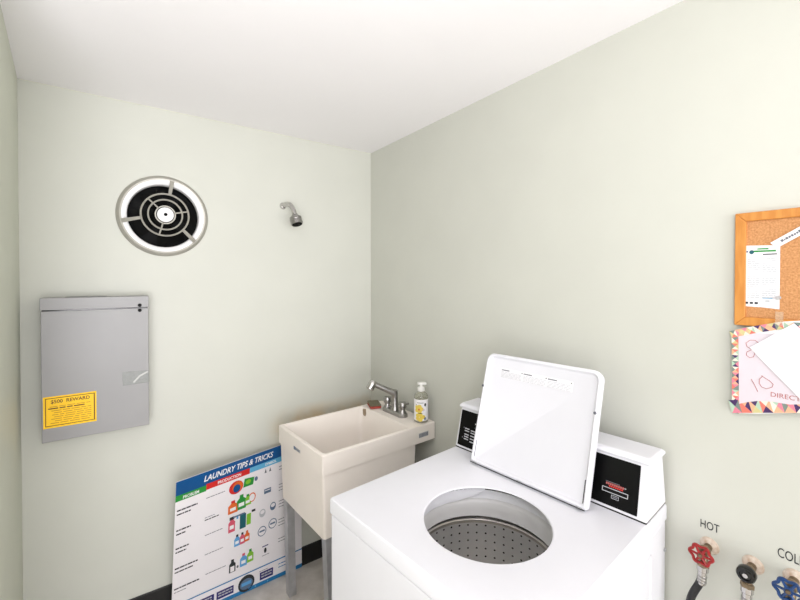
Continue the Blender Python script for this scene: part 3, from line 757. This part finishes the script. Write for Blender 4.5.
# ------------------------------------------------------------------ cork board and papers (wall right; x = -Y, y = Z)
def wb(off, ox=0, oz=0): return lambda x, y, d: Vector((-off - d, -x, y))
def on_wall(name, label, cat, y, z, off=0, group=None): return thing(name, label, cat, (XB - off, y, z), 0, group)
cb = on_wall('cork_board', 'wood-framed cork notice board on right wall', 'notice board', .323, 1.437)
CWd, CHt = .37, .273
g = MB(); g.box((-.008, -CWd + .006, .006), (-.0005, -.006, CHt - .006), M['cork']); g.build('cork_sheet', cb)
fb = .021
def mitre(p, nm='frame_rail'):
    g = MB(); f_ = wb(.0005)
    g.loops([[f_(x, y, 0) for x, y in p], [f_(x, y, .0135) for x, y in p]], M['wood']); return fixnormals(g.build(nm, cb, bevel=.0015))
mitre([(0, 0), (fb, fb), (fb, CHt - fb), (0, CHt)]); mitre([(CWd, 0), (CWd, CHt), (CWd - fb, CHt - fb), (CWd - fb, fb)])
mitre([(0, CHt), (fb, CHt - fb), (CWd - fb, CHt - fb), (CWd, CHt)]); mitre([(0, 0), (CWd, 0), (CWd - fb, fb), (fb, fb)])
# pinned sheet
nt_ = on_wall('pinned_notice', 'white printed notice with green heading pinned on cork board', 'notice', .3065, 1.484)
g = MB(); f_ = wb(.0085); NW, NH = .065, .147
g.poly([(0, 0), (.034, -.001), (NW, -.004), (NW, NH - .003), (0, NH)], f_, M['paper'], .0005)
fixnormals(g.build('sheet', nt_, smooth=False))
g = MB(); f_ = wb(.0093)
g.rect(.018, NH - .017, .058, NH - .013, f_, M['green']); g.poly([(.0145 + .0045 * math.cos(t), NH - .0165 + .005 * math.sin(t)) for t in [i * .524 for i in range(12)]], f_, M['teal']); g.rect(.025, NH - .011, .045, NH - .008, f_, M['green']); g.rect(.035, NH - .024, .06, NH - .0215, f_, M['ink']); g.rect(.003, NH - .017, .008, NH - .013, f_, M['slate'])
rr = random.Random(11)
for k in range(19):
    y = NH - .034 - k * .0051
    for x0, x1 in ((.007, .030), (.034, .059)):
        x = x0
        while x < x1: L_ = .003 + rr.random() * .007; g.rect(x, y, min(x + L_, x1), y + .0012, f_, M['midink']); x += L_ + .0012
for x in (.003, .012, .021): g.rect(x, .006, x + .006, .011, f_, M['ink'])
g.rect(.040, .012, .048, .016, f_, M['paleink']); g.rect(.035, .020, .053, .022, f_, M['ltblue'])
g.build('printed_text', nt_, smooth=False)
pn = on_wall('push_pin', 'clear push pin at right edge of pinned notice', 'push pin', .243, 1.507, .009)
g = MB(); g.lathe([(.0001, -.0005), (.0045, -.0003), (.0045, .001), (.0025, .003), (.0025, .008), (.004, .0095), (.004, .011), (.0001, .0112)], M['pin'], (0, 0, 0), (-1, 0, 0), 16); g.build('pin_head', pn)
g = MB(); g.cyl((.0, 0, 0), (.003, 0, 0), .0006, M['galv'], n=8); g.build('pin_point', pn)
# slanted paper strip
sp_ = on_wall('paper_strip', 'narrow white paper strip with grey print slanting up across cork board', 'paper', .2465, 1.6216)
def slant(off):
    a_ = R(33.5)
    def f(x, y, d): return Vector((-off - d - .02 * max(0, x), -(x * math.cos(a_) - y * math.sin(a_)), x * math.sin(a_) + y * math.cos(a_)))
    return f
g = MB(); g.poly([(0, 0), (.16, 0), (.16, .0172), (-.003, .0172)], slant(.0105), M['paper'], .0006); fixnormals(g.build('strip', sp_, smooth=False))
g = MB(); rr = random.Random(2); x = .014
while x < .145:
    L_ = .002 + rr.random() * .003; g.rect(x, .0062, x + L_, .0062 + .0035 + rr.random() * .002, slant(.0115), M['greyink']); x += L_ + .0012
g.build('printed_text', sp_, smooth=False)
# patterned-border sheet
pb = on_wall('bordered_sign', 'handwritten white sign with colourful triangle border under cork board', 'sign', .330, 1.215, .0)
PW, PH = .26, .207
f_ = wb(.0145)
def rag(x): return .004 * math.sin(x * 40) 
g = MB(); top_ = lambda x: .205 + x * .14 if x < .11 else .2204
P_ = [(0.006, .004), (.05, .014), (.12, .035), (.18, .048), (PW, .07), (PW, .243), (.13, .243), (.098, .238), (.049, .223), (.003, .2065)]
g.poly(P_, f_, M['lab'], .0012); fixnormals(g.build('card', pb, smooth=False))
g = MB(); f2 = wb(.0161)
TRI = [mat('border_' + n_, c_, .5) for n_, c_ in (('pink', (226, 130, 150)), ('purple', (70, 44, 96)), ('peach', (236, 176, 140)), ('mint', (176, 204, 180)), ('olive', (206, 196, 140)), ('coral', (226, 120, 104)), ('cream', (238, 228, 210)), ('grey_green', (120, 136, 128)))]
rr = random.Random(21)
def tri_strip(p0, p1, wd, k, last=[0], dep=[0.]):
    dep[0] += .00005; f2 = wb(.0160 + dep[0])
    p0, p1 = Vector(p0), Vector(p1); L_ = (p1 - p0).length; d = (p1 - p0) / L_; nrm = Vector((-d.y, d.x)); st_ = L_ / k
    for i in range(k):
        a = p0 + d * st_ * i; b2 = a + d * st_; c2 = a + nrm * wd; d2 = b2 + nrm * wd; m2 = (a + d2) / 2
        for tr in ((a, b2, m2), (b2, d2, m2), (d2, c2, m2), (c2, a, m2)):
            q_ = rr.randrange(len(TRI))
            while q_ == last[0]: q_ = rr.randrange(len(TRI))
            last[0] = q_; g.poly([(p.x, p.y) for p in tr], f2, TRI[q_])
tri_strip((.019, .005), (.0165, .205), .0135, 14); tri_strip((.006, .004), (.12, .035), .031, 6); tri_strip((.12, .035), (PW, .07), .024, 7); tri_strip((.004, .190), (.049, .2065), .0165, 4); tri_strip((.049, .2065), (.098, .2215), .0165, 4); tri_strip((.098, .2215), (PW, .227), .0155, 10)
o = g.build('patterned_border', pb, smooth=False)
g = MB(); f3 = wb(.0165)
g.poly([(.019, .030), (.035, .038), (.052, .045), (.08, .050), (.109, .051), (.16, .066), (PW - .02, .088), (PW - .02, .212), (.13, .212), (.098, .2095), (.049, .2065), (.0165, .194)], f3, M['paper2'])
o = g.build('white_sheet', pb, smooth=False)
def stroke(pts, r_, m_):
    g = MB(); g.tube([wb(.0169)(x, y, 0) for x, y in pts], r_, m_, 6); g.build('pen_numeral', pb)
stroke([(.056, .182), (.048, .189), (.038, .188), (.031, .180), (.033, .172), (.042, .166), (.048, .158), (.045, .149), (.038, .146), (.032, .151), (.033, .159), (.042, .166), (.052, .172)], .0006, M['redpen'])
stroke([(.0415, .095), (.0475, .083), (.0536, .068)], .0006, M['redpen'])
stroke([(.062, .106), (.0565, .098), (.056, .088), (.061, .080), (.070, .078), (.079, .084), (.081, .091), (.074, .098), (.066, .103), (.060, .107)], .0006, M['redpen'])
g = MB(); g.text('DIRECT', .0767, .062, .050, .0105, wb(.0168), M['redpen'], bold=.0); g.build('pen_word', pb, smooth=False)
# loose white sheet hanging tilted in front
ls = on_wall('loose_paper', 'blank white sheet hanging tilted over the handwritten sign', 'paper', .2917, 1.3856)
def lo(off):
    a_ = R(40.5)
    def f(x, y, d): return Vector((-off - d - .12 * x * x, -(x * math.cos(a_) + y * math.sin(a_)), x * math.sin(a_) - y * math.cos(a_)))
    return f
g = MB(); NX = 6; L = []
for i in range(NX + 1):
    x = .101 * i / NX; L.append([lo(.0185)(x, 0, 0), lo(.0185)(x, 0, .0006), lo(.0185)(x, .19, .0006), lo(.0185)(x, .19, 0)])
g.loops(L, M['paper'])
o = fixnormals(g.build('sheet', ls))
tpc = on_wall('clear_tape_strip', 'clear tape tab joining cork board and sign below it', 'tape', .247, 1.443)
g = MB(); g.rect(0, 0, .014, .032, wb(.0172), M['tapeclear']); g.build('tape', tpc, smooth=False)

# ------------------------------------------------------------------ valves on right wall
def valve(name, label, y, z, kind, wm_):
    v = thing(name, label, 'valve', (XB, y, z), 0, 'water valves on the right wall')
    g = MB(); g.lathe([(.0001, .010), (.012, .010), (.018, .007), (.0215, .0005)], M['rust'], (0, 0, 0), (-1, 0, 0), 28); g.build('escutcheon', v)
    g = MB(); g.cyl((-.004, 0, 0), (-.034, 0, 0), .0095, M['brass'], n=16)
    g.lathe([(.0001, -.014), (.010, -.012), (.014, 0), (.010, .012), (.0001, .014)], M['brass'], (-.036, 0, 0), (-1, 0, 0), 18)
    g.cyl((-.036, 0, 0), (-.044, .0, -.032), .009, M['brass'], n=16)
    g.lathe([(.0001, 0), (.0135, 0), (.0135, .009), (.0001, .009)], M['brass'], (-.044, .0, -.026), (-.24, 0, -1), 6)
    g.build('valve_body', v)
    d = Vector((-1, .0, -.05)).normalized(); x_, y_, _ = basis(d); c = Vector((-.030, 0, .001))
    g = MB(); g.cyl(c, c + d * .030, .0045, M['brass'], n=12); g.lathe([(.0001, -.002), (.008, -.002), (.008, .008), (.0001, .008)], M['brass'], c + d * .012, d, 6); g.build('stem', v)
    hc = c + d * .030
    if kind == 'wheel':
        g = MB(); N = 72
        g.ring([hc + (x_ * math.cos(t) + y_ * math.sin(t)) * (.0225 + .0024 * math.cos(6 * t)) for t in [2 * math.pi * i / N for i in range(N)]], .0035, wm_, 8)
        for k in range(6):
            t = 2 * math.pi * k / 6; e = x_ * math.cos(t) + y_ * math.sin(t); g.tube([hc + e * .006 + d * .002, hc + e * .0225], .0028, wm_, 8)
        g.lathe([(.0001, -.005), (.0085, -.005), (.0085, .004), (.0001, .0045)], wm_, hc, d, 16); hw = g.build('handwheel', v)
        g = MB(); g.lathe([(.0001, .008), (.004, .008), (.0055, .004)], M['brass'], hc, d, 8); g.build('wheel_screw', hw)
    else:
        g = MB(); g.lathe([(.0001, -.014), (.015, -.014), (.0185, -.008), (.0185, .004), (.016, .008), (.011, .009), (.010, .006), (.0001, .006)], wm_, hc - d * .006, d, 28); kb = g.build('knob', v)
        g = MB(); g.cyl(hc, hc + d * .003, .005, M['chrome'], n=12); g.build('knob_screw', kb)
    return v
def hose(y, z, label, pts, col=M['hose']):
    h = thing('supply_hose', label, 'hose', (XB - .05, y, 0), 0, 'supply hoses under the wall valves')
    o_ = Vector((XB - .05, y, 0)); P = [Vector(p) - o_ for p in pts]
    # smooth path
    Q = []
    for i in range(len(P) - 1):
        p0, p1, p2, p3 = P[max(i - 1, 0)], P[i], P[i + 1], P[min(i + 2, len(P) - 1)]
        for k in range(8):
            t = k / 8; Q.append(.5 * ((2 * p1) + (p2 - p0) * t + (2 * p0 - 5 * p1 + 4 * p2 - p3) * t * t + (3 * p1 - p0 - 3 * p2 + p3) * t ** 3))
    Q.append(P[-1])
    g = MB(); g.tube(Q, .0088, col, 14); g.build('rubber_tube', h)
    d = (Q[3] - Q[0]).normalized()
    g = MB(); g.lathe([(.010, -.002), (.0125, 0), (.0125, .012), (.0105, .014), (.0100, .018), (.0100, .046), (.0092, .048)], M['chrome'], Q[0] - d * .006, d, 16, cap0=True); 
    for k in range(3): g.lathe([(.0100, .024 + k * .007), (.0108, .0265 + k * .007), (.0100, .029 + k * .007)], M['brushed'], Q[0] - d * .006, d, 16)
    g.build('ferrule', h)
    return h
xh = XB - .046
valve('hot_water_valve', 'hot water wall valve with red handwheel beside the washer', .3725, .8555, 'wheel', M['redwheel'])
hose(.374, .81, 'black hose with metal ferrule below the red hot valve', [(xh, .3725, .8165), (xh - .001, .377, .78), (xh - .006, .398, .715), (xh - .012, .405, .60), (xh - .02, .40, .40), (xh - .02, .40, .25), (xh - .03, .405, .15)])
valve('water_valve', 'middle wall valve with black round knob, between red and blue wheels', .2852, .8565, 'knob', M['black'])
hose(.291, .815, 'black hose with metal ferrule below the black knob valve', [(xh, .2852, .8175), (xh - .001, .2865, .77), (xh - .003, .290, .70), (xh - .006, .305, .55), (xh - .01, .33, .35), (xh - .02, .36, .20), (xh - .02, .38, .10)])
valve('cold_water_valve', 'cold water wall valve with blue handwheel at right edge', .2115, .867, 'wheel', M['bluewheel'])
hose(.214, .82, 'black hose with metal ferrule below the blue cold valve', [(xh, .2115, .828), (xh - .001, .2115, .77), (xh - .003, .216, .70), (xh - .006, .225, .5), (xh - .01, .27, .30), (xh - .02, .31, .16), (xh - .02, .34, .08)])
